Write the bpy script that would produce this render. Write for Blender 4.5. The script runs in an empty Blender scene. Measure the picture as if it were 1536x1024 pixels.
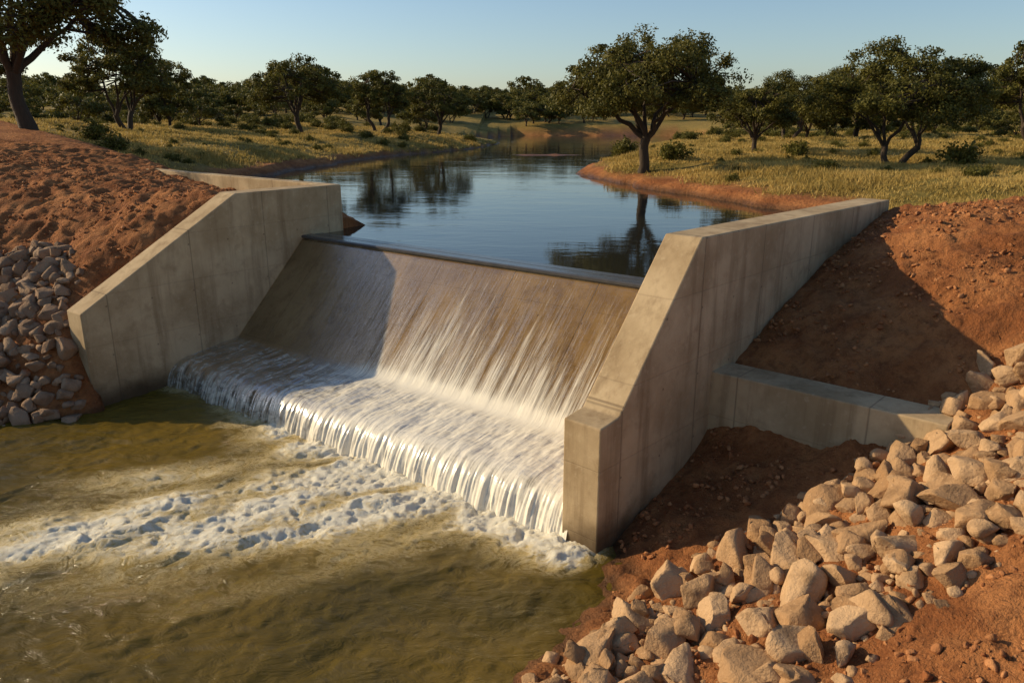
import bpy, bmesh, math, random
import numpy as np
from mathutils import Vector
rng=np.random.default_rng(7); random.seed(7)
V2=lambda x,y: np.array([x,y],float)
sc=bpy.context.scene
# ---------------- noise ----------------
_perm=np.random.default_rng(3).permutation(512)
_g=np.random.default_rng(4).uniform(0,2*math.pi,512)
def pn(x,y,seed=0):
    x=np.asarray(x,float)+seed*17.31; y=np.asarray(y,float)+seed*9.77
    xi=np.floor(x).astype(int); yi=np.floor(y).astype(int); xf=x-xi; yf=y-yi
    def gr(ix,iy,dx,dy):
        h=_g[(_perm[(ix)%512]+iy*57)%512]
        return np.cos(h)*dx+np.sin(h)*dy
    u=xf*xf*xf*(xf*(xf*6-15)+10); v=yf*yf*yf*(yf*(yf*6-15)+10)
    a=gr(xi,yi,xf,yf); b=gr(xi+1,yi,xf-1,yf); c=gr(xi,yi+1,xf,yf-1); d=gr(xi+1,yi+1,xf-1,yf-1)
    return (a+(b-a)*u)*(1-v)+(c+(d-c)*u)*v
def fbm(x,y,o=4,seed=0,g=0.5):
    s=0;a=1
    for i in range(o):
        s=s+a*pn(x*2**i,y*2**i,seed+i); a*=g
    return s
def sm(a,b,x):
    t=np.clip((x-a)/(b-a),0,1); return t*t*(3-2*t)
# ---------------- layout ----------------
def unit(v): return v/np.linalg.norm(v)
O=V2(-6.36,23.35); CR=V2(4.07,15.2); e=unit(CR-O); nd=V2(e[1],-e[0])
if nd[1]>0: nd=-nd
uR=unit(V2(.68,.733)); nR=V2(uR[1],-uR[0]); Pout=V2(1.40,11.19); TH=.75; Pin=Pout-nR*TH
uL=unit(V2(.61,.79)); nL=V2(-uL[1],uL[0]); C=V2(-5.4,24.6); E=C-uL*8.3
wd=unit(V2(-9.0,6.8)); wn=V2(wd[1],-wd[0])
if wn[1]<0: wn=-wn
def dot(x,y,o,n): return (x-o[0])*n[0]+(y-o[1])*n[1]
lake=np.array([O+e*-.2,CR,Pout-nR*.37+uR*12.5,(10.3,21.6),(11.2,29.0),(9.2,33.5),(7.5,37.7),(5.6,43.5),(4.4,48.0),(4.3,51),(5.4,56),(8.0,62),(10.5,68),(13.5,85),(19,100),(30,122),(36,150),
 (0,152),(-9,130),(-1.5,108),(-5,88),(-10,76),(-13,68),(-15.2,49),(-16,38),C+wd*10.8,C],float)
def sdf(x,y,P):
    x=np.asarray(x,float);y=np.asarray(y,float)
    d=np.full(x.shape,1e9); ins=np.zeros(x.shape,bool); n=len(P)
    for i in range(n):
        a=P[i];b=P[(i+1)%n];ex,ey=b-a
        wx=x-a[0];wy=y-a[1];t=np.clip((wx*ex+wy*ey)/(ex*ex+ey*ey),0,1)
        d=np.minimum(d,(wx-ex*t)**2+(wy-ey*t)**2)
        c=((a[1]<=y)&(b[1]>y))|((b[1]<=y)&(a[1]>y))
        with np.errstate(divide='ignore',invalid='ignore'):
            xx=a[0]+(y-a[1])*ex/(ey if ey!=0 else 1e-9)
        ins^=(c&(x<xx))
    d=np.sqrt(d); return np.where(ins,-d,d)
def rbf(pts):
    P=np.array(pts,float);n=len(P)
    A=np.sqrt(((P[:,None,:2]-P[None,:,:2])**2).sum(2)+.01)
    M=np.zeros((n+3,n+3));M[:n,:n]=A;M[:n,n]=1;M[:n,n+1:]=P[:,:2];M[n,:n]=1;M[n+1:,:n]=P[:,:2].T
    w=np.linalg.solve(M,np.concatenate([P[:,2],[0,0,0]]))
    def f(x,y):
        r=w[n]+w[n+1]*x+w[n+2]*y
        for i in range(n): r=r+w[i]*np.sqrt((x-P[i,0])**2+(y-P[i,1])**2+.01)
        return r
    return f
def RW(s,off=0): p=Pout+uR*s+nR*off; return (p[0],p[1])
def XW(s,k): p=Pout+uR*s+nR*k; return (p[0],p[1])
R=[(*RW(0),-.15),(*RW(1.5),.35),(*RW(3.3),1.0),(*RW(4.5),2.35),(*RW(7.5),3.4),(*RW(10),4.1),(*RW(12.5),4.6),(*RW(16),4.7),
 (*XW(3.4,2.1),1.3),(*XW(3.4,3.6),1.85),(*XW(4.5,2.1),2.45),(*XW(4.5,4.2),2.6),
 (1.72,10.6,0),(1.35,9.7,0),(.28,8.5,0),(-.6,6,0),(-1,3,0),(-1,-5,0),(0,-25,0),(.6,10.5,-.5),(-1,9,-.7),(-3,6,-1.2),(-5,0,-1.3),(-3,11,-1.3),(-8,10,-1.4),(-8,-20,-1.4),(-5,14,-1.4),
 (3.3,7.3,.9),(4.04,7.6,1.25),(5,7.5,1.8),(5.95,11.2,1.75),(7.6,11.9,2.6),(8.3,13,3.5),(6.9,9.6,2.6),(4.8,6,1.8),(2.5,10,.35),(4,10.6,.9),(8.8,16.5,4.7),(7.2,15,3.6),(10,15,4.8),(12,20,4.9),(9,9,3.8),(7,6,2.8),(5,3,2.2),(10,3,4),(15,10,5.2),(16,20,5.1),(25,15,5.6),(25,0,5.8),(12,-10,4.5),(5,-8,2),(30,-30,6),(40,30,6),(10,-40,3)]
def LW(t,off=TH): p=C-uL*t+nL*off; return (p[0],p[1])
def WW(k): p=C+wd*k-wn*.3; return (p[0],p[1])
L=[(*LW(0),4.0),(*LW(2),4.25),(*LW(3.78),4.7),(*LW(6),3.4),(*LW(8.3),1.8),(*WW(2.5),4.0),(*WW(6),4.45),(*WW(9),4.75),(*WW(11.3),4.98),
 (-18.3,28,5.35),(-14,26.3,5.0),(-11.5,24.4,4.75),(-11.8,22.1,4.0),(-13.8,20.2,2.5),(-12.5,17.4,0.1),(-11.1,17.2,.05),(-14,18.3,1.2),(-17,20,2.5),(-17,15.5,0),(-20,10,0),(-24,0,0),(-26,-20,0),(-22,20,3.4),(-18,24,4.6),(-22,27,5.4),(-30,25,5.8),(-30,10,3.5),(-40,0,4),(-40,-20,4),(-12,15,-.8),(-10,17.2,-.8),(-9,16,-1.3),(-8.6,19,-1.3),(-14,10,-1.3),(-16,0,-1.4),(-5,12,-1.3),(-6,5,-1.3),(-8,-20,-1.4),(-40,30,6.2)]
fR=rbf(R);fL=rbf(L)
def Hup(x,y):
    d=sdf(x,y,lake)
    d=d+(.9*fbm(x/4,y/4,3,51)+.0)*sm(27,33,y)
    dd=np.clip(d,0,None)
    h=3.5+.42*sm(-.3,.9,d)+.55*sm(.6,5.0,d)+np.where(x<-6,np.clip(dd*.085,0,1.7),np.clip(dd*.02,0,.6))
    h=h+.9*fbm(x/28,y/28,2,5)*sm(4,18,dd)+.3*fbm(x/6,y/6,3,6)*sm(.5,4,dd)
    far=np.clip(np.hypot(x,y)-120,0,None)
    h=h+np.minimum(far*.02,9)+sm(0,300,far)*9*np.clip(fbm(x/170,y/170,2,8)+.15,-.2,1)
    h=np.where(d<0,3.5-1.4*sm(0,3,-d)-.02,h)
    bar=3.60-(((x-3.3)/6.2)**2+((y-75)/2.4)**2)*.35+.06*fbm(x/1.5,y/1.5,2,9)
    return np.where(d<0,np.maximum(h,bar),h)
def H(x,y,fine=True):
    x=np.asarray(x,float);y=np.asarray(y,float)
    hl=np.clip(fL(x,y),-1.5,7);hr=np.clip(fR(x,y),-1.5,7)
    wmix=np.where(y>17,(x>0)*1.0,sm(-8,-5,x))
    h=hl*(1-wmix)+hr*wmix
    dL=dot(x,y,C,nL);dR=dot(x,y,Pin,nR);b=dot(x,y,O,nd)
    sR=dot(x,y,Pout,uR);tL=dot(x,y,E,uL);dw=dot(x,y,C,wn)
    up=Hup(x,y)
    left=x<np.where(y>24,4,-5)
    w=np.where(left,sm(.2,4,dw),sm(12.3,16,sR))
    h=h*(1-w)+up*w
    rx=x+.5*fbm(x/2,y/2,2,60);ry=y+.5*fbm(x/2,y/2,2,61)
    ridge=1-2*np.abs(fbm((rx*.8+ry*.3)/.9,(ry-rx*.3)/2.4,3,62))
    nf=.10*fbm(x/1.1,y/1.1,3,1)+.11*fbm(x/.33,y/.33,3,2,.6)+.10*ridge
    if fine: h=h+np.where((h>-.2)&(y<60),nf,0)*(1-.75*sm(.9,0,np.minimum(np.abs(dL-.4),np.abs(dR-.4))))*np.where(y>34,.4,1)
    S=(dL<.375)&(dR<.375)&np.where(x<-4,tL>.1,sR>.1)
    hs=np.where(b<-.1,np.where(dw<.2,2.0,np.where(sR<12.4,np.minimum(up,2.0),up)),-1.4)
    return np.where(S,hs,h)
def G(x,y):
    d=sdf(x,y,lake);dw=dot(x,y,C,wn)
    d=d+(.9*fbm(x/4,y/4,3,51))*sm(27,33,y)
    n=fbm(x/3.0,y/3.0,3,11)*2.0
    sR=dot(x,y,Pout,uR)
    g=np.where(x<4,sm(.8,3.6,dw+n+ .12*(x+14)),sm(12.5,16,sR+n)*sm(20.5,23,y+n*.6))
    wid=1-.6*sm(45,70,y)
    g=g*sm(.5*wid,2.6*wid,d+n*.6*wid)
    return np.maximum(g,sm(70,85,y)*sm(-.2,.4,d))
# ---------------- mesh helper ----------------
def mesh_np(name,V,F,smooth=True):
    V=np.asarray(V,np.float32);F=np.asarray(F,np.int32)
    m=bpy.data.meshes.new(name);m.vertices.add(len(V));m.vertices.foreach_set('co',V.ravel())
    k=F.shape[1];m.loops.add(F.size);m.loops.foreach_set('vertex_index',F.ravel())
    m.polygons.add(len(F));m.polygons.foreach_set('loop_start',np.arange(0,F.size,k,dtype=np.int32))
    try: m.polygons.foreach_set('loop_total',np.full(len(F),k,np.int32))
    except Exception: pass
    m.update(calc_edges=True);m.validate()
    m.polygons.foreach_set('use_smooth',np.full(len(m.polygons),smooth))
    return m
def attr(m,name,vals):
    a=m.attributes.new(name,'FLOAT','POINT');a.data.foreach_set('value',np.asarray(vals,np.float32))
def obj(name,m,mats=(),parent=None,loc=None):
    o=bpy.data.objects.new(name,m);sc.collection.objects.link(o)
    if m is not None and hasattr(m,'materials'):
        for t in mats: m.materials.append(t)
    if parent: o.parent=parent
    if loc is not None:o.location=loc
    return o
def gridF(nx,ny):
    i=np.arange(nx-1)[None,:]+np.arange(ny-1)[:,None]*nx
    return np.stack([i,i+1,i+nx+1,i+nx],-1).reshape(-1,4)
# ---------------- material helper ----------------
class M:
    def __init__(s,name):
        s.m=bpy.data.materials.new(name);s.m.use_nodes=True;s.t=s.m.node_tree;s.t.nodes.clear()
        s.out=s.t.nodes.new('ShaderNodeOutputMaterial')
    def n(s,ty,**k):
        nd_=s.t.nodes.new(ty)
        for a,v in k.items(): setattr(nd_,a,v)
        return nd_
    def l(s,a,b): s.t.links.new(a,b)
    def pos(s): return s.n('ShaderNodeNewGeometry').outputs['Position']
    def objc(s): return s.n('ShaderNodeTexCoord').outputs['Object']
    def uv(s): return s.n('ShaderNodeTexCoord').outputs['UV']
    def at(s,name): return s.n('ShaderNodeAttribute',attribute_name=name).outputs['Fac']
    def map(s,v,sc_=(1,1,1),rot=(0,0,0)):
        q=s.n('ShaderNodeMapping');s.l(v,q.inputs[0]);q.inputs['Scale'].default_value=sc_;q.inputs['Rotation'].default_value=rot;return q.outputs[0]
    def noise(s,v,scale,det=4,ro=.55,dist=0):
        q=s.n('ShaderNodeTexNoise');s.l(v,q.inputs['Vector']);q.inputs['Scale'].default_value=scale;q.inputs['Detail'].default_value=det
        q.inputs['Roughness'].default_value=ro;q.inputs['Distortion'].default_value=dist;return q.outputs['Fac']
    def voro(s,v,scale,f='F1'):
        q=s.n('ShaderNodeTexVoronoi',feature=f);s.l(v,q.inputs['Vector']);q.inputs['Scale'].default_value=scale;return q.outputs['Distance']
    def mr(s,v,a,b,c=0,d=1):
        q=s.n('ShaderNodeMapRange');q.interpolation_type='SMOOTHSTEP';s.l(v,q.inputs[0])
        for i,w in enumerate((a,b,c,d)):q.inputs[i+1].default_value=w
        return q.outputs[0]
    def mix(s,f,a,b):
        q=s.n('ShaderNodeMix',data_type='RGBA')
        for w,i in ((f,0),(a,6),(b,7)):
            if isinstance(w,(int,float)): q.inputs[i].default_value=w
            elif isinstance(w,tuple): q.inputs[i].default_value=(*w,1)
            else: s.l(w,q.inputs[i])
        return q.outputs[2]
    def math(s,op,a,b=None,clamp=False):
        q=s.n('ShaderNodeMath',operation=op,use_clamp=clamp)
        for i,w in enumerate((a,b)):
            if w is None: continue
            if isinstance(w,(int,float)): q.inputs[i].default_value=w
            else: s.l(w,q.inputs[i])
        return q.outputs[0]
    def bump(s,h,st,dist,nrm=None):
        q=s.n('ShaderNodeBump');s.l(h,q.inputs['Height']);q.inputs['Strength'].default_value=st;q.inputs['Distance'].default_value=dist
        if nrm: s.l(nrm,q.inputs['Normal'])
        return q.outputs[0]
    def bsdf(s,col,rough,nrm=None,ior=1.45,spec=.5):
        q=s.n('ShaderNodeBsdfPrincipled')
        if isinstance(col,tuple): q.inputs['Base Color'].default_value=(*col,1)
        else: s.l(col,q.inputs['Base Color'])
        if isinstance(rough,(int,float)): q.inputs['Roughness'].default_value=rough
        else: s.l(rough,q.inputs['Roughness'])
        q.inputs['IOR'].default_value=ior;q.inputs['Specular IOR Level'].default_value=spec
        if nrm: s.l(nrm,q.inputs['Normal'])
        return q
    def done(s,sh): s.l(sh,s.out.inputs['Surface']);return s.m
# terrain
def mat_ground():
    t=M('soil_and_grass');p=t.pos()
    n1=t.noise(p,.9,6,.6);n2=t.noise(p,6,6,.7);n3=t.noise(p,.12,4,.6);n4=t.noise(p,34,4,.65)
    soil=t.mix(t.mr(n1,.35,.65),(.30,.105,.034),(.50,.205,.072))
    soil=t.mix(t.math('MULTIPLY',t.mr(n2,.45,.68),.6),soil,(.15,.050,.019))
    soil=t.mix(t.math('MULTIPLY',t.mr(n4,.56,.70),.5),soil,(.55,.27,.12))
    gr=t.mix(t.mr(n2,.35,.65),(.22,.155,.036),(.42,.28,.078))
    gr=t.mix(t.mr(n3,.45,.62),gr,(.17,.135,.032))
    gr=t.mix(t.mr(n1,.62,.75),gr,(.32,.18,.07))
    col=t.mix(t.at('grass'),soil,gr)
    wet=t.at('wet')
    col=t.mix(t.math('MULTIPLY',wet,.75),col,(.05,.028,.012))
    h=t.math('ADD',t.math('MULTIPLY',n2,.9),t.math('ADD',t.math('MULTIPLY',n4,.3),t.math('MULTIPLY',t.voro(p,7),.25)))
    b=t.bump(h,1.0,.17)
    ro=t.mr(wet,0,1,.95,.45)
    return t.done(t.bsdf(col,ro,b,spec=.2).outputs[0])
def mat_conc(name='concrete',dark=1.0,joints=True):
    t=M(name);p=t.pos();uv=t.uv()
    n1=t.noise(p,.7,6,.6);n2=t.noise(p,9,5,.6);st=t.noise(t.map(p,(2.6,2.6,.2)),1,6,.65);n4=t.noise(p,60,3,.6);n5=t.noise(p,2.3,6,.65)
    c=t.mix(t.mr(n1,.3,.7),(.35*dark,.240*dark,.125*dark),(.55*dark,.405*dark,.235*dark))
    c=t.mix(t.math('MULTIPLY',t.mr(st,.46,.70),.6),c,(.21*dark,.132*dark,.064*dark))
    c=t.mix(t.math('MULTIPLY',t.mr(n5,.52,.7),.4),c,(.26*dark,.170*dark,.085*dark))
    c=t.mix(t.math('MULTIPLY',t.mr(n2,.55,.75),.35),c,(.60*dark,.46*dark,.29*dark))
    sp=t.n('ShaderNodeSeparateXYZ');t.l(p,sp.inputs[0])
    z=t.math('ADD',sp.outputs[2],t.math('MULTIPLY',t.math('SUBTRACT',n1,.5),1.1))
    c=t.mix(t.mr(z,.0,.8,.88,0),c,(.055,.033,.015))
    hh=t.math('ADD',t.math('MULTIPLY',n2,.5),t.math('MULTIPLY',n4,.3))
    if joints:
        s2=t.n('ShaderNodeSeparateXYZ');t.l(uv,s2.inputs[0])
        def line(v,per,w):
            f=t.math('FRACT',t.math('DIVIDE',v,per));d=t.math('ABSOLUTE',t.math('SUBTRACT',f,.5))
            return t.mr(d,0,w/per,1,0)
        j=t.math('MAXIMUM',line(s2.outputs[0],2.35,.025),t.math('MULTIPLY',line(s2.outputs[1],1.25,.018),.4))
        c=t.mix(t.math('MULTIPLY',j,.45),c,(.09,.06,.035))
        def cen(v,per): 
            f=t.math('FRACT',t.math('DIVIDE',v,per));return t.math('MULTIPLY',t.math('SUBTRACT',f,.5),per)
        hx=cen(t.math('ADD',s2.outputs[0],.55),1.175);hy=cen(t.math('ADD',s2.outputs[1],.3),1.25)
        rr=t.math('SQRT',t.math('ADD',t.math('MULTIPLY',hx,hx),t.math('MULTIPLY',hy,hy)))
        hole=t.mr(rr,.016,.03,1,0)
        c=t.mix(t.math('MULTIPLY',hole,.5),c,(.08,.05,.03))
        hh=t.math('SUBTRACT',hh,t.math('MULTIPLY',t.math('MAXIMUM',j,hole),.8))
    return t.done(t.bsdf(c,.85,t.bump(hh,.4,.03),spec=.25).outputs[0])
def mat_rock(name,a,b):
    t=M(name);p=t.pos();v=t.at('rv')
    n1=t.noise(p,3,6,.6);n2=t.noise(p,18,5,.65)
    c=t.mix(v,a,b);c=t.mix(t.math('MULTIPLY',t.mr(n1,.45,.7),.6),c,tuple(x*.5 for x in a))
    c=t.mix(t.math('MULTIPLY',t.mr(n2,.55,.72),.4),c,tuple(min(1,x*1.25) for x in b))
    return t.done(t.bsdf(c,.9,t.bump(t.math('ADD',n1,t.math('MULTIPLY',n2,.5)),.8,.08),spec=.2).outputs[0])
def mat_bark():
    t=M('bark');p=t.objc();n=t.noise(t.map(p,(6,6,1.2)),2,5,.6)
    return t.done(t.bsdf(t.mix(n,(.026,.017,.010),(.085,.055,.032)),.9,t.bump(n,.8,.05)).outputs[0])
def mat_leaf(name,a,b,c3,trf=.3):
    t=M(name);v=t.at('lv')
    oi=t.n('ShaderNodeObjectInfo')
    c=t.mix(v,a,b);c=t.mix(t.mr(oi.outputs['Random'],0,1,0,.5),c,c3)
    q=t.bsdf(c,.6,spec=.2);tr=t.n('ShaderNodeBsdfTranslucent');t.l(c,tr.inputs[0])
    mx=t.n('ShaderNodeMixShader');mx.inputs[0].default_value=trf;t.l(q.outputs[0],mx.inputs[1]);t.l(tr.outputs[0],mx.inputs[2])
    return t.done(mx.outputs[0])
def mat_lake():
    t=M('lake_water');p=t.pos()
    n=t.noise(t.map(p,(1.0,2.2,1)),1.6,3,.5);n2=t.noise(t.map(p,(.25,.5,1)),1,3,.5)
    b=t.bump(t.math('ADD',t.math('MULTIPLY',n,t.mr(n2,.4,.65,.3,1)),n2),.2,.03)
    return t.done(t.bsdf((.022,.022,.016),.05,b,ior=1.33).outputs[0])
def mat_river():
    t=M('river_water');p=t.pos();f=t.at('foam')
    wv=t.map(p,(1,1.45,1),(0,0,.55))
    n1=t.noise(wv,1.5,10,.70,2.4);n2=t.noise(wv,5.5,8,.74,2.0);r1=t.noise(t.map(p,(1,2.0,1),(0,0,.45)),2.0,7,.62,.8);n6=t.noise(p,18,5,.7,.8)
    ridge=t.math('SUBTRACT',1.0,t.math('MULTIPLY',t.math('ABSOLUTE',t.math('SUBTRACT',n1,.5)),4.2))
    rid2=t.math('SUBTRACT',1.0,t.math('MULTIPLY',t.math('ABSOLUTE',t.math('SUBTRACT',n2,.5)),3.6))
    fm=t.math('ADD',t.math('MULTIPLY',ridge,.50),t.math('ADD',t.math('MULTIPLY',rid2,.38),t.math('MULTIPLY',n6,.30)))
    th=t.math('SUBTRACT',t.math('ADD',fm,t.math('MULTIPLY',f,.66)),1.24)
    froth=t.math('MULTIPLY',t.mr(th,-.40,.25),t.mr(f,.03,.25))
    mask=t.math('MULTIPLY',t.mr(th,-.05,.55),t.mr(f,.05,.4))
    silt=t.mr(t.math('ADD',f,t.math('MULTIPLY',t.math('SUBTRACT',n1,.5),.9)),.0,1.0)
    n3=t.noise(p,.22,3,.5)
    base=t.mix(t.mr(n3,.35,.65),(.085,.060,.009),(.175,.110,.015))
    col=t.mix(silt,base,(.46,.31,.075))
    col=t.mix(t.math('MULTIPLY',froth,.7),col,(.80,.62,.30))
    col=t.mix(mask,col,(.90,.83,.66))
    rough=t.mix(froth,(.08,.08,.08),(.55,.55,.55))
    hh=t.math('ADD',t.math('MULTIPLY',r1,1.0),t.math('MULTIPLY',t.math('MULTIPLY',fm,froth),1.0))
    b=t.bump(hh,.65,.09)
    q=t.bsdf(col,.1,b,ior=1.33,spec=.42)
    t.l(rough,q.inputs['Roughness']);return t.done(q.outputs[0])
def mat_spill():
    t=M('spillway_water');uv=t.uv();f=t.at('foam');w=t.at('wash')
    s1=t.noise(t.map(uv,(5.0,.28,1)),1,7,.68,.3);s2=t.noise(t.map(uv,(26,.9,1)),1,5,.65,.2);s3=t.noise(t.map(uv,(1.2,.2,1)),1,4,.55)
    k=t.noise(t.map(uv,(3.5,5,1)),1,6,.6,.8)
    s=t.math('ADD',t.math('MULTIPLY',s1,.42),t.math('ADD',t.math('MULTIPLY',s2,.42),t.math('MULTIPLY',s3,.16)))
    s=t.math('ADD',t.math('MULTIPLY',s,t.mr(w,0,1,1,.7)),t.math('MULTIPLY',k,t.mr(w,0,1,0,.3)))
    th=t.math('SUBTRACT',t.math('ADD',s,t.math('MULTIPLY',f,.28)),.63)
    mask=t.mr(th,-.06,.20,.0,.92)
    b=t.bump(s,.5,.05)
    foam=t.bsdf((.90,.82,.66),.65,b,spec=.2)
    tr=t.n('ShaderNodeBsdfTransparent');tr.inputs[0].default_value=(.78,.71,.58,1)
    gl=t.n('ShaderNodeBsdfGlossy');gl.inputs['Roughness'].default_value=.22;t.l(b,gl.inputs['Normal'])
    fr=t.n('ShaderNodeFresnel');fr.inputs[0].default_value=1.33;t.l(b,fr.inputs['Normal'])
    m1=t.n('ShaderNodeMixShader');t.l(t.math('MULTIPLY',fr.outputs[0],t.mr(w,0,1,.25,.6)),m1.inputs[0]);t.l(tr.outputs[0],m1.inputs[1]);t.l(gl.outputs[0],m1.inputs[2])
    m2=t.n('ShaderNodeMixShader');t.l(mask,m2.inputs[0]);t.l(m1.outputs[0],m2.inputs[1]);t.l(foam.outputs[0],m2.inputs[2])
    return t.done(m2.outputs[0])
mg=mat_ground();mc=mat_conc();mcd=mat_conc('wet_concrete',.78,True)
mcap=M('wet_crest');_p=mcap.pos();_n=mcap.noise(mcap.map(_p,(1,1,1)),4,5)
mcap=mcap.done(mcap.bsdf(mcap.mix(_n,(.045,.045,.045),(.11,.10,.09)),.22,mcap.bump(_n,.3,.02)).outputs[0])
mrk=mat_rock('rock',(.34,.190,.088),(.55,.355,.195));mclod=mat_rock('clod',(.28,.10,.035),(.50,.225,.09));mrk2=mat_rock('rock_shaded',(.24,.14,.08),(.38,.25,.155))  # last one, for left-bank rocks: darker copy with their shade put into the colour
mb=mat_bark()
ml=mat_leaf('foliage',(.040,.045,.010),(.19,.165,.032),(.125,.108,.021))
mlg=mat_leaf('grass_blades',(.30,.215,.05),(.66,.45,.14),(.45,.32,.1),.35)
# ---------------- terrain ----------------
def axis(a,b,st,lo,hi,g=1.07):
    c=list(np.arange(a,b+1e-6,st));s=st;x=b;r=[]
    while x<hi: s*=g;x+=s;r.append(x)
    s=st;x=a;l=[]
    while x>lo: s*=g;x-=s;l.append(x)
    return np.array(l[::-1]+c+r)
ax=axis(-20,13,.09,-1500,1500);ay=axis(4.5,32,.09,-250,2600,1.042)
X,Y=np.meshgrid(ax,ay);Z=H(X,Y)
m=mesh_np('terrain',np.stack([X,Y,Z],-1).reshape(-1,3),gridF(len(ax),len(ay)))
attr(m,'grass',G(X,Y).ravel())
wet=np.maximum(sm(.22,.0,Z)*(Y<24)*(Z>-3),sm(.3,.02,np.abs(Z-3.5))*(sdf(X,Y,lake)<1.0)*(Y>18))
attr(m,'wet',wet.ravel())
obj('terrain',m,[mg])
# ---------------- walls ----------------
def wall(name,org,u,n,prof,th,mat,bev=.025):
    bm=bmesh.new();N=len(prof)
    A=[bm.verts.new((org[0]+u[0]*s,org[1]+u[1]*s,z)) for s,z in prof]
    B=[bm.verts.new((org[0]+u[0]*s+n[0]*th,org[1]+u[1]*s+n[1]*th,z)) for s,z in prof]
    bm.faces.new(A);bm.faces.new(B[::-1])
    for i in range(N):bm.faces.new([A[i],B[i],B[(i+1)%N],A[(i+1)%N]])
    bmesh.ops.recalc_face_normals(bm,faces=bm.faces)
    bmesh.ops.bevel(bm,geom=bm.edges[:],offset=bev,segments=2,profile=.5,affect='EDGES')
    uvl=bm.loops.layers.uv.new('UVMap')
    for f in bm.faces:
        for l in f.loops:
            c=l.vert.co;s=(c.x-org[0])*u[0]+(c.y-org[1])*u[1];q=(c.x-org[0])*n[0]+(c.y-org[1])*n[1]
            fn=f.normal;l[uvl].uv=(s+.6,c.z+.35) if abs(fn.x*n[0]+fn.y*n[1])>.5 or abs(fn.z)>.3 else (q+.1,c.z+.35)
    me=bpy.data.meshes.new(name);bm.to_mesh(me);bm.free();me.materials.append(mat);return me
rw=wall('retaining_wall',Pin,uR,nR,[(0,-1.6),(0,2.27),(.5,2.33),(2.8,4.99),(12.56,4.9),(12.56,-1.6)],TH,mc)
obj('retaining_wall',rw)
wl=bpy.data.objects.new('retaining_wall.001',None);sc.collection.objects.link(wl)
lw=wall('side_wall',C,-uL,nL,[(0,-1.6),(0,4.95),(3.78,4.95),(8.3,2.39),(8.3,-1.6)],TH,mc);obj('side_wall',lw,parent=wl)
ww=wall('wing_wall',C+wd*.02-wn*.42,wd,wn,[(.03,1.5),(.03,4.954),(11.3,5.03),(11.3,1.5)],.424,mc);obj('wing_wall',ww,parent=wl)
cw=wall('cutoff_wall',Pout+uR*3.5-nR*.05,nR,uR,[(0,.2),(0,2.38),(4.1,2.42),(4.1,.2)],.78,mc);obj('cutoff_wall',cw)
# ---------------- spillway body ----------------
def arange_b(b,ext):
    aL=-(((O-C)@nL)+b*(nd@nL))/(e@nL); aR=-(((O-Pin)@nR)+b*(nd@nR))/(e@nR)
    return aL-ext,aR+ext
def sweep(name,prof,ext,ncol,mat,disp=None):
    prof=np.array(prof,float)
    arc=np.concatenate([[0],np.cumsum(np.hypot(*np.diff(prof,axis=0).T))])
    tt=np.linspace(0,1,ncol)
    rows=[]
    for (b,z),ar in zip(prof,arc):
        a0,a1=arange_b(b,ext);a=a0+(a1-a0)*tt
        p=O[None]+e[None]*a[:,None]+nd[None]*b
        rows.append(np.column_stack([p,np.full(ncol,z),a,np.full(ncol,ar),np.full(ncol,b)]))
    return np.array(rows)
body=[(-.55,-1.6),(-.55,3.44),(-.0,3.44),(.10,3.36),(.18,3.26),(2.62,.80),(4.28,.62),(4.42,.55),(4.5,.38),(4.52,-1.6)]
Rr=sweep('b',body,.3,2,None);n=len(body)
bm=bmesh.new();A=[bm.verts.new(Rr[i,0,:3]) for i in range(n)];B=[bm.verts.new(Rr[i,1,:3]) for i in range(n)]
bm.faces.new(A);bm.faces.new(B[::-1])
uvl=bm.loops.layers.uv.new('UVMap')
for i in range(n):bm.faces.new([A[i],B[i],B[(i+1)%n],A[(i+1)%n]])
bmesh.ops.recalc_face_normals(bm,faces=bm.faces)
for f in bm.faces:
    for l in f.loops:
        c=l.vert.co;l[uvl].uv=((c.x-O[0])*e[0]+(c.y-O[1])*e[1],c.z*1.3+.62)
me=bpy.data.meshes.new('concrete_spillway');bm.to_mesh(me);bm.free()
spw=bpy.data.objects.new('concrete_spillway',None);sc.collection.objects.link(spw)
obj('body',me,[mcd],parent=spw)
def prism(prof,ext):
    R_=sweep('c',prof,ext,2,None);k=len(prof);bm=bmesh.new()
    A=[bm.verts.new(R_[i,0,:3]) for i in range(k)];B=[bm.verts.new(R_[i,1,:3]) for i in range(k)]
    bm.faces.new(A);bm.faces.new(B[::-1])
    for i in range(k):bm.faces.new([A[i],B[i],B[(i+1)%k],A[(i+1)%k]])
    bmesh.ops.recalc_face_normals(bm,faces=bm.faces);me=bpy.data.meshes.new('cap');bm.to_mesh(me);bm.free();return me
obj('crest_cap',prism([(-.30,3.40),(-.30,3.545),(.03,3.545),(.075,3.52),(.075,3.47),(.03,3.447),(-.1,3.40)],.25),[mcap],parent=spw)
obj('crest_sill',prism([(-.72,3.30),(-.72,3.525),(-.42,3.525),(-.42,3.30)],.25),[mcap],parent=spw)
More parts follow.
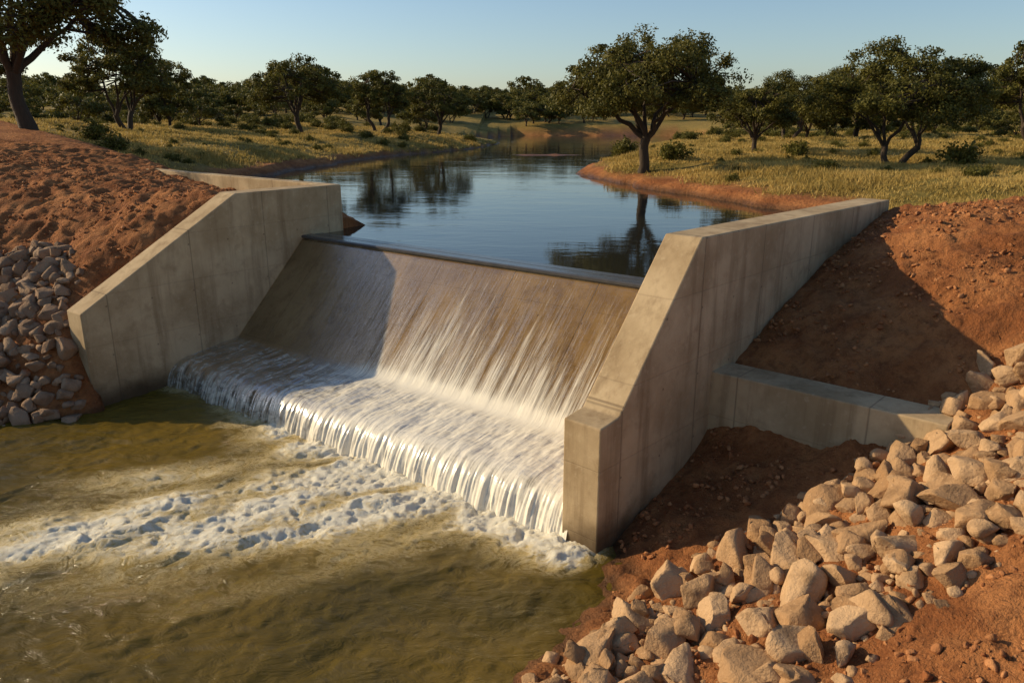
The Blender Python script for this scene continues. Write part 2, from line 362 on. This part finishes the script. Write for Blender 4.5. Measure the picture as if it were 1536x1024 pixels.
# spill water sheet
def lerp(p,q,k): return [(p[0]+(q[0]-p[0])*i/k,p[1]+(q[1]-p[1])*i/k) for i in range(k)]
pr=[(.04,3.43),(.12,3.375)]+lerp((.20,3.28),(2.45,1.01),60)+[(2.5,.965),(2.56,.92),(2.64,.885),(2.75,.865)]+lerp((2.85,.85),(4.2,.715),30)+[(4.3,.69),(4.4,.64),(4.48,.56),(4.55,.45),(4.61,.32),(4.66,.18),(4.7,.04),(4.73,-.12),(4.75,-.3)]
S_=sweep('s',pr,.12,700,None)
b=S_[:,:,5];a=S_[:,:,3];ar=S_[:,:,4]
face=sm(.3,1.0,b)*sm(2.7,2.4,b);step=sm(2.5,3.0,b)
dz=face*.015*fbm(a*2.6,ar*.25,4,21)+step*(.04*fbm(a*1.6,ar*1.1,4,22)+.014*fbm(a*8,ar*2.5,4,23))+ .05*step*sm(3,9,a)
fall=sm(4.35,4.6,b)
V=S_[:,:,:3].copy();V[:,:,2]+=dz*(1-fall*.7)
off=fall*(.09*fbm(a*1.6,ar*.4,2,24)+.07*fbm(a*7,ar*.7,4,25,.6))+fall*.06
V[:,:,0]+=nd[0]*(face*dz+off);V[:,:,1]+=nd[1]*(face*dz+off)
wd_=sm(3.0,7.5,a)
face2=sm(.15,.5,b)*sm(2.7,2.4,b)
fo=face2*(-.02+.50*sm(.5,2.4,b))*(.02+1.08*wd_)+.19*face2*wd_-.26*(1-wd_)*face2+sm(2.25,2.7,b)*(.42+.56*wd_)+.15*fall  # flow foam, plus shade painted in: thinner on shaded left, whiter on lit step
fo=fo+ .25*sm(.5,.0,np.abs(b-2.55))*wd_
m=mesh_np('flowing_water',V.reshape(-1,3),gridF(700,len(pr)))
attr(m,'foam',np.clip(fo,-.4,1.3).ravel());attr(m,'wash',sm(2.4,2.9,b).ravel())
ul=m.uv_layers.new(name='UVMap');vi=np.zeros(len(m.loops),np.int32);m.loops.foreach_get('vertex_index',vi)
UV=np.stack([a.ravel(),ar.ravel()],-1)[vi];ul.data.foreach_set('uv',UV.astype(np.float32).ravel())
obj('spillway_water',m,[mat_spill()])
# ---------------- river ----------------
ax=axis(-13,3,.045,-60,40,1.1);ay=axis(6,21,.045,-150,26,1.1)
X,Y=np.meshgrid(ax,ay)
bb=dot(X,Y,O,nd);aa=dot(X,Y,O,e)
def gs(cx,cy,rx,ry,rot=0):
    c,s=math.cos(rot),math.sin(rot);dx=(X-cx)*c+(Y-cy)*s;dy=-(X-cx)*s+(Y-cy)*c
    return np.exp(-((dx/rx)**2+(dy/ry)**2))
F=1.1*np.exp(-((bb-4.9)/.6)**2)*sm(1.5,7,aa)*sm(14.5,13.2,aa)
F+=.7*gs(-2.0,13.0,2.4,1.2,-.1)+.8*gs(-5.0,12.8,2.6,1.3,.1)+.65*gs(-7.4,11.9,2.6,1.2,.4)+.55*gs(-3.6,14.6,2.1,1.0,-.5)+.45*gs(-7.0,14.1,2.0,.55,.2)+.25*gs(-5,11.2,4,1.3,.1)
F+=.35*np.exp(-((bb-4.8)/.3)**2)
wob=1+1.2*fbm((X*.9+Y*.4)/2.2,(Y*.9-X*.4)/.9,4,31)
F=np.clip(F*wob,0,1.3)*sm(.3,-.3,dot(X,Y,Pout,nR))
wx=X+.5*fbm(X/1.0,Y/1.0,3,33);wy=Y+.5*fbm(X/1.0,Y/1.0,3,34)
rid=fbm(wx/1.6,wy/.9,4,35,.5)
sw=fbm((wx*.9+wy*.4)/2.2,(wy*.9-wx*.4)/.8,3,41)
Z=.035*fbm(X/1.1,Y/.8,3,36)+.055*sw+.022*fbm(wx/.35,wy/.25,3,37)+F*(.03+.10*rid)+F*.035*(1-2*np.abs(fbm(wx/.55,wy/.3,5,39,.6)))+F*.03*fbm(X/.12,Y/.12,2,42)
Z=Z*sm(30,12,np.hypot(X+4,Y-12))
m=mesh_np('river_water',np.stack([X,Y,Z],-1).reshape(-1,3),gridF(len(ax),len(ay)));attr(m,'foam',F.ravel())
obj('river_water',m,[mat_river()])
# lake
lp=[O+e*-.3-nd*.35,CR+e*.35-nd*.35,Pout-nR*.37+uR*12.4,(15,23),(17,30),(14,45),(17,70),(40,110),(52,165),(-25,165),(-16,110),(-22,75),(-25,45),(-21,35.5),C+wd*11.2,C+wd*.2-wn*.1+nL*.1]
bm=bmesh.new();bm.faces.new([bm.verts.new((p[0],p[1],3.5)) for p in lp]);bmesh.ops.triangulate(bm,faces=bm.faces[:])
bmesh.ops.recalc_face_normals(bm,faces=bm.faces)
me=bpy.data.meshes.new('reservoir_water');bm.to_mesh(me);bm.free()
if me.polygons[0].normal.z<0: me.flip_normals()
obj('reservoir_water',me,[mat_lake()])
# ---------------- rocks ----------------
def ico(sub):
    bm=bmesh.new();bmesh.ops.create_icosphere(bm,subdivisions=sub,radius=1)
    v=np.array([x.co[:] for x in bm.verts]);f=np.array([[q.index for q in p.verts] for p in bm.faces]);bm.free();return v,f
def proto(sub,seed):
    r=np.random.default_rng(seed);v,f=ico(sub);v=v*1.25
    for i in range(15):
        n_=r.normal(size=3);n_/=np.linalg.norm(n_);d=r.uniform(.52,.82);q=v@n_-d
        v=v-np.clip(q,0,None)[:,None]*n_
    v=v*r.uniform(.85,1.25,3)*np.array([1.12,1,.85])*1.1
    v=v*(1+.06*fbm(v[:,0]*2+v[:,2],v[:,1]*2-v[:,2],3,seed)[:,None])
    return v,f
PB=[proto(4,i) for i in range(14)];PS=[proto(2,i+50) for i in range(8)];PM=[proto(3,i+20) for i in range(12)]
def rotm(r):
    q=r.normal(size=4);q/=np.linalg.norm(q);w,x,y,z=q
    return np.array([[1-2*(y*y+z*z),2*(x*y-z*w),2*(x*z+y*w)],[2*(x*y+z*w),1-2*(x*x+z*z),2*(y*z-x*w)],[2*(x*z-y*w),2*(y*z+x*w),1-2*(x*x+y*y)]])
def build_rocks(name,items,mat,r,subs):
    Vs=[];Fs=[];At=[];off=0
    for (x,y,z,rad) in items:
        P=subs(rad);v,f=P[r.integers(len(P))];v=(v@rotm(r).T)*np.array([1,1,.85])*rad+np.array([x,y,z])
        Vs.append(v);Fs.append(f+off);At.append(np.full(len(v),r.uniform(0,1)));off+=len(v)
    m=mesh_np(name,np.concatenate(Vs),np.concatenate(Fs));attr(m,'rv',np.concatenate(At));return obj(name,m,[mat])
def scatter(poly,sizes,r,fac=.74):
    poly=np.array(poly,float);lo=poly.min(0);hi=poly.max(0);P=np.zeros((0,3));out=[]
    for (rmin,rmax,tries,lift) in sizes:
        xs=r.uniform(lo[0],hi[0],tries);ys=r.uniform(lo[1],hi[1],tries);rs=r.uniform(rmin,rmax,tries)
        dd=sdf(xs,ys,poly)
        for x,y,rad,d_ in zip(xs,ys,rs,dd):
            if d_>r.uniform(-.3,.22 if rad<.2 else .0): continue
            if lift==0 and len(P) and (((P[:,0]-x)**2+(P[:,1]-y)**2)<(fac*(rad+P[:,2]))**2).any(): continue
            if lift==0: P=np.vstack([P,[x,y,rad]])
            out.append([x,y,lift,rad])
    A=np.array(out);h=H(A[:,0],A[:,1],False);A[:,2]=h+A[:,3]*.30+A[:,2];return A
r=np.random.default_rng(5)
polyR=[(-.4,7.7),(.7,8.4),(1.6,9.2),(2.3,9.9),(3.4,10.5),(4.8,10.9),(5.7,11.2),(6.6,11.5),(7.6,12.2),(8.5,12.2),(8.8,10.5),(7.2,8.9),(6.0,8.1),(4.9,7.6),(3.9,7.3),(3.1,6.8),(1.5,6.0),(-1.2,6.0)]
it=scatter(polyR,[(.26,.35,190,0),(.19,.27,620,0),(.13,.19,2200,0),(.075,.13,7000,0),(.035,.075,9000,0),(.12,.22,230,.13)],r,.70)
build_rocks('riprap_rocks',it,mrk,r,lambda q:PB if q>.22 else (PM if q>.1 else PS))
polyL=[(-11.3,19.0),(-10.5,17.6),(-10.7,16.5),(-12.5,15.9),(-14.5,15.2),(-17.5,14.0),(-20,13),(-22,17),(-19,19.8),(-16,20.8),(-14.0,21.5),(-12.6,21.2),(-11.7,20.2)]
it=scatter(polyL,[(.22,.32,900,0),(.15,.22,6000,0),(.09,.15,16000,0),(.12,.23,420,.12)],r,.66)
build_rocks('riprap_rocks.001',it,mrk2,r,lambda q:PM if q>.14 else PS)
N=13000;x=np.concatenate([r.uniform(1.5,13,N),r.uniform(-20,-8,N//2)]);y=np.concatenate([r.uniform(5,20,N),r.uniform(18,30,N//2)])
h=H(x,y);dR=dot(x,y,Pout,nR);dL=dot(x,y,C,nL)
k=((x<0)&(h>.02)&(dL>TH+.05)&(fbm(x/1.2,y/1.2,2,40)>-.1)&(dot(x,y,C,wn)<-.6))|((x>0)&(h>.02)&((dR>.05)|(dot(x,y,Pout,uR)<0))&(fbm(x/1.2,y/1.2,2,40)>-.1))
x,y,h=x[k],y[k],h[k];rad=.012+.05*r.uniform(0,1,len(x))**3
build_rocks('soil_clods',np.column_stack([x,y,h+rad*.3,rad]),mclod,r,lambda q:PS[:5])
# ---------------- trees ----------------
def tube(path,rad,sides=6):
    path=np.array(path,float);n=len(path);t=np.gradient(path,axis=0);t/=np.linalg.norm(t,axis=1)[:,None]+1e-9
    ref=np.array([0.3,1,.2]);a=np.cross(t,ref);a/=np.linalg.norm(a,axis=1)[:,None]+1e-9;b_=np.cross(t,a)
    th=np.linspace(0,2*math.pi,sides,endpoint=False)
    V=path[:,None]+np.array(rad)[:,None,None]*(np.cos(th)[None,:,None]*a[:,None]+np.sin(th)[None,:,None]*b_[:,None])
    F=[]
    for i in range(n-1):
        for j in range(sides):
            j2=(j+1)%sides;F.append([i*sides+j,i*sides+j2,(i+1)*sides+j2,(i+1)*sides+j])
    return V.reshape(-1,3),np.array(F)
def make_tree(name,seed,Ht,W,ncl,npl,leaf,fork=.2,stems=1,base=.25,clr=.06,shift=0):
    r=np.random.default_rng(seed);Vs=[];Fs=[];off=0
    def add(path,rad,sides=6):
        nonlocal off
        v,f=tube(path,rad,sides);Vs.append(v);Fs.append(f+off);off+=len(v)
    zc=Ht*(base+(1-base)*.36);a_=W/2*.86;up=Ht*.93-zc;dn=zc-Ht*base
    ph=r.uniform(0,10)
    cl=[];nl1=15 if ncl>80 else 8;lobes=[]
    for i in range(nl1):
        zz=1-(i+.5)/nl1*1.35;aa=i*2.4+ph;q=math.sqrt(max(0,1-zz*zz)) if zz>0 else math.sqrt(max(0,1-zz*zz*.6))
        rr=r.uniform(.66,.86)
        lobes.append((np.array([math.cos(aa)*q*rr,math.sin(aa)*q*rr,zz*rr]),r.uniform(.24,.38)))
    while len(cl)<ncl:
        lc,lr=lobes[r.integers(nl1)]
        d=r.normal(size=3);d/=np.linalg.norm(d)
        p=lc+d*lr*r.uniform(.3,1)**.5*np.array([1.1,1.1,.9])
        c=np.array([p[0]*a_,p[1]*a_,zc+(p[2]*up if p[2]>0 else p[2]*dn*1.1)])
        if c[2]<Ht*base*.85: continue
        cl.append(c)
    cl=np.array(cl);limbs=[]
    for s in range(stems):
        ang=r.uniform(0,6.28)+s*3.0;sp=.0 if stems==1 else .05*W
        fz=Ht*fork*r.uniform(.85,1.15);top=np.array([math.cos(ang)*(sp*2.2+.02*W),math.sin(ang)*(sp*2.2+.02*W),fz])
        b0=np.array([math.cos(ang)*sp*.5,math.sin(ang)*sp*.5,-.3])
        tr=.034*Ht if stems==1 else .027*Ht
        pp=[b0+(top-b0)*t+np.array([.02*Ht*math.sin(t*4+ph),.015*Ht*math.cos(t*5+ph),0])*(t*(1-t)*3) for t in np.linspace(0,1,7)]
        add(pp,[tr*q for q in (1.55,1.2,1.03,.97,.93,.92,.95)],9)
        top=pp[-1];nl=7 if stems==1 else 4
        a0=r.uniform(0,6.28)
        for i in range(nl):
            aa_=a0+i*6.283/nl+r.uniform(-.35,.35) if stems==1 else ang+r.uniform(-1.4,1.4)
            el=r.uniform(.1,1.3);ln=r.uniform(.6,.85)
            end=np.array([math.cos(aa_)*math.cos(el)*a_*ln,math.sin(aa_)*math.cos(el)*a_*ln,zc+math.sin(el)*up*.75-dn*.1])
            mid=top+(end-top)*.45+np.array([0,0,.05*Ht])+r.normal(size=3)*.035*Ht
            ps=[]
            for t in np.linspace(0,1,9):
                q=(1-t)**2*(top-np.array([0,0,.02*Ht]))+2*t*(1-t)*mid+t*t*end+r.normal(size=3)*.009*Ht*(0<t<1)
                ps.append(q)
            r0=tr*r.uniform(.48,.65);add(ps,[r0*(1-.85*t) for t in np.linspace(0,1,9)],6)
            for t_,q in list(zip(np.linspace(0,1,9),ps))[3:]: limbs.append((q,r0*(1-.85*t_)))
    LP=np.array([q for q,_ in limbs])
    for c in cl:
        dd=np.linalg.norm((LP-c)*np.array([1,1,1.3]),axis=1);j=dd.argmin();q=LP[j];mid=(q+c)/2+r.normal(size=3)*.02*Ht-np.array([0,0,.01*Ht])
        add([q,mid,c],[min(limbs[j][1]*.8,.009*Ht),.005*Ht,.0025*Ht],4)
    nb=off;bf=np.concatenate(Fs)
    R0=clr*W
    cen=np.repeat(cl,npl,0);N=len(cen);rr=np.repeat(R0*r.uniform(.6,1.4,len(cl)),npl)
    d=r.normal(size=(N,3));d/=np.linalg.norm(d,axis=1)[:,None];d*=(r.uniform(0,1,N)**.45*rr)[:,None]
    d[:,2]*=.65;P=cen+d
    nrm=d/(np.linalg.norm(d,axis=1)[:,None]+1e-6)+r.normal(size=(N,3))*.7+np.array([0,0,.45]);nrm/=np.linalg.norm(nrm,axis=1)[:,None]
    t1=np.cross(nrm,r.normal(size=(N,3)));t1/=np.linalg.norm(t1,axis=1)[:,None];t2=np.cross(nrm,t1)
    sz=leaf*r.uniform(.6,1.3,N)[:,None]
    q=np.stack([P-t1*sz*.6,P-t2*sz*.32,P+t1*sz*.6,P+t2*sz*.32],1).reshape(-1,3)
    lf=np.arange(N*4).reshape(-1,4)+nb
    Vt=np.concatenate(Vs+[q]);m=mesh_np(name,Vt,np.concatenate([bf,lf]))
    lv=np.concatenate([np.zeros(nb),np.repeat(np.clip(np.repeat(r.uniform(0,.7,len(cl)),npl)+r.uniform(0,.35,N),0,1),4)])
    attr(m,'lv',lv);m.materials.append(mb);m.materials.append(ml)
    mi=np.zeros(len(m.polygons),np.int32);mi[len(bf):]=1;m.polygons.foreach_set('material_index',mi);return m
T0=make_tree('tree_a',11,8.1,11.4,360,130,.14,.27,1,.25,.053)
T1=make_tree('tree_b',12,6.9,10.6,290,130,.14,.17,2,.20,.055)
T2=make_tree('tree_c',13,10.2,13.5,340,120,.17,.24,1,.22)
T3=make_tree('tree_d',14,7.7,8.8,190,85,.20,.18,2,.20)
T4=make_tree('tree_e',15,7.4,9.6,190,85,.20,.22,1,.23)
D=[make_tree('far_%d'%i,30+i,6.2,7.2+.5*i,60,42,.42,.16,1+i%2,.12,.10) for i in range(5)]
def put(name,me,x,y,s=1,rz=0,parent=None,sz=None,dz=0):
    o=obj(name,me,parent=parent);z=float(H(np.array([x]),np.array([y]),False)[0]);o.location=(x,y,z-.05+dz);o.rotation_euler=(0,0,rz);o.scale=(s,s,sz or s);return o
put('oak_tree',T0,7.2,43.6,1,.4)
put('oak_tree',T1,20.9,43.5,1,.3)
put('oak_tree',T2,-23.7,39.0,1,.8)
put('oak_tree',T3,-29.6,61,1.0,2.2)
put('oak_tree',T4,-21.9,82,1.08,.7)
put('oak_tree',T3,-15,90,.95,4)
put('oak_tree',T4,-8.8,96,.9,3.3)
put('oak_tree',T4,16.6,54,.68,5)
put('oak_tree',T3,35.5,54,.95,1)
put('oak_tree',T0,33,76,.9,3)
put('oak_tree',T1,-36,50,1.0,3)
put('oak_tree',T3,-40,92,1.0,.5)
put('oak_tree',T1,25,72,.9,.5)
put('oak_tree',T4,44,66,1.0,2.5)
r=np.random.default_rng(9)
wood=bpy.data.objects.new('distant_woodland',None);sc.collection.objects.link(wood)
cnt=0
def okpt(x,y,mn): return sdf(np.array([x]),np.array([y]),lake)[0]>mn
for (n_,y0,y1,smin,smax) in ((45,100,140,.35,.75),(260,145,220,.6,1.1),(420,220,520,.8,1.6)):
    for _ in range(n_):
        y=r.uniform(y0,y1);x=r.uniform(-.74*y,.74*y)
        if not okpt(x,y,3): continue
        q=r.uniform(smin,smax);put('tree_%d'%cnt,D[r.integers(5)],x,y,q*r.uniform(.9,1.3),r.uniform(0,6.28),wood,q);cnt+=1
for _ in range(16):
    s=r.choice([-1,1]);y=r.uniform(72,100);x=s*r.uniform(.36*y,.8*y)
    if okpt(x,y,5): put('tree_%d'%cnt,D[r.integers(5)],x,y,r.uniform(.45,.8),r.uniform(0,6.28),wood);cnt+=1
# shrubs
def make_shrub(name,seed,R_=.8,n=26,k=60,leaf=.12):
    r=np.random.default_rng(seed);cl=r.normal(size=(n,3))*np.array([.42,.42,.22])*R_+np.array([0,0,.42*R_]);cl[:,2]=np.abs(cl[:,2])
    Vs=[];Fs=[];off=0
    for c in cl:
        v,f=tube([[0,0,-.1],c*.5+r.normal(size=3)*.04,c],[.02,.014,.006],4);Vs.append(v);Fs.append(f+off);off+=len(v)
    nb=off;N=n*k;P=np.repeat(cl,k,0)+r.normal(size=(N,3))*.14*R_
    nr=r.normal(size=(N,3))+np.array([0,0,.4]);nr/=np.linalg.norm(nr,axis=1)[:,None];t1=np.cross(nr,r.normal(size=(N,3)));t1/=np.linalg.norm(t1,axis=1)[:,None];t2=np.cross(nr,t1)
    sz=leaf*r.uniform(.5,1.2,N)[:,None];q=np.stack([P-t1*sz*.6,P-t2*sz*.3,P+t1*sz*.6,P+t2*sz*.3],1).reshape(-1,3)
    bf=np.concatenate(Fs);m=mesh_np(name,np.concatenate(Vs+[q]),np.concatenate([bf,np.arange(N*4).reshape(-1,4)+nb]))
    attr(m,'lv',np.concatenate([np.zeros(nb),np.repeat(r.uniform(.2,1,N),4)]));m.materials.append(mb);m.materials.append(ml)
    mi=np.zeros(len(m.polygons),np.int32);mi[len(bf):]=1;m.polygons.foreach_set('material_index',mi);return m
SH=[make_shrub('shrub_%d'%i,70+i) for i in range(3)]
for (x,y,s) in ((23.5,41,1.6),(18,50,1.3),(9.5,47,1.5),(8,56,1.6),(-22,44,1.3),(-27,52,1.5),(14.5,36,.8)):
    put('shrub',SH[r.integers(3)],x,y,s,r.uniform(0,6))
brush=bpy.data.objects.new('undergrowth',None);sc.collection.objects.link(brush)
cnt=0
for _ in range(520):
    y=r.uniform(30,110);x=r.uniform(-.75*y,.75*y)
    if not okpt(x,y,1.2) or G(np.array([x]),np.array([y]))[0]<.5: continue
    far=sm(60,100,np.array(y));
    put('bush_%d'%cnt,SH[r.integers(3)],x,y,r.uniform(.25,.65)+float(far)*.9,r.uniform(0,6),brush);cnt+=1
# ---------------- grass ----------------
N=95000;y=22+(105-22)*r.uniform(0,1,N)**1.5;x=r.uniform(-.74,.74,N)*y
g=G(x,y);pat=fbm(x/5,y/5,3,44)
k=(g*(.75+pat)>r.uniform(0.1,.85,N))&(sdf(x,y,lake)>-.1);x,y=x[k],y[k];pat=pat[k];h=H(x,y);kk=h>3.55;x,y,h,pat=x[kk],y[kk],h[kk],pat[kk];nT=len(x);B_=8
bx=np.repeat(x,B_)+r.normal(size=nT*B_)*.16;by=np.repeat(y,B_)+r.normal(size=nT*B_)*.16;bz=np.repeat(h,B_)-.03
hg=np.repeat((.13+.24*np.clip(pat+.3,0,1))*r.uniform(.6,1.3,nT),B_)*r.uniform(.6,1.2,nT*B_)
an=r.uniform(0,6.28,nT*B_);w_=.014+.0006*by;ln_=hg*r.uniform(.2,.9,nT*B_);la=r.uniform(0,6.28,nT*B_)
Vg=np.stack([np.column_stack([bx-np.cos(an)*w_,by-np.sin(an)*w_,bz]),np.column_stack([bx+np.cos(an)*w_,by+np.sin(an)*w_,bz]),np.column_stack([bx+np.cos(la)*ln_,by+np.sin(la)*ln_,bz+hg])],1).reshape(-1,3)
m=mesh_np('grass',Vg,np.arange(len(Vg)).reshape(-1,3));cv=np.clip(np.repeat(.5+1.1*fbm(x/4,y/4,3,45),B_)+r.uniform(-.25,.25,nT*B_),0,1)
attr(m,'lv',np.repeat(cv,3));obj('grass',m,[mlg])
# ---------------- light ----------------
tr=Vector((.935,-.275,-.39)).normalized()
sl=bpy.data.lights.new('sun','SUN');sl.energy=5.0;sl.angle=math.radians(.5);sl.color=(1,.81,.52)
so=bpy.data.objects.new('sun',sl);sc.collection.objects.link(so);so.rotation_euler=tr.to_track_quat('-Z','Y').to_euler()
w=bpy.data.worlds.new('World');sc.world=w;w.use_nodes=True;nt=w.node_tree
bg=nt.nodes['Background'];sk=nt.nodes.new('ShaderNodeTexSky');sk.sky_type='NISHITA';sk.sun_disc=False
sk.sun_elevation=math.asin(-tr.z);sk.sun_rotation=math.atan2(-tr.x,-tr.y);sk.dust_density=.8;sk.air_density=1.0;sk.ozone_density=2.8
nt.links.new(sk.outputs[0],bg.inputs[0]);bg.inputs[1].default_value=.135
# ---------------- camera ----------------
cd=bpy.data.cameras.new('camera');cd.lens=1150/1536*36;cd.sensor_width=36;cd.clip_end=6000;cd.clip_start=.1
co=bpy.data.objects.new('camera',cd);sc.collection.objects.link(co);co.location=(0,0,7);co.rotation_euler=(math.radians(90-16.33),0,0);sc.camera=co
sc.view_settings.view_transform='Standard';sc.view_settings.look='None';sc.view_settings.exposure=0
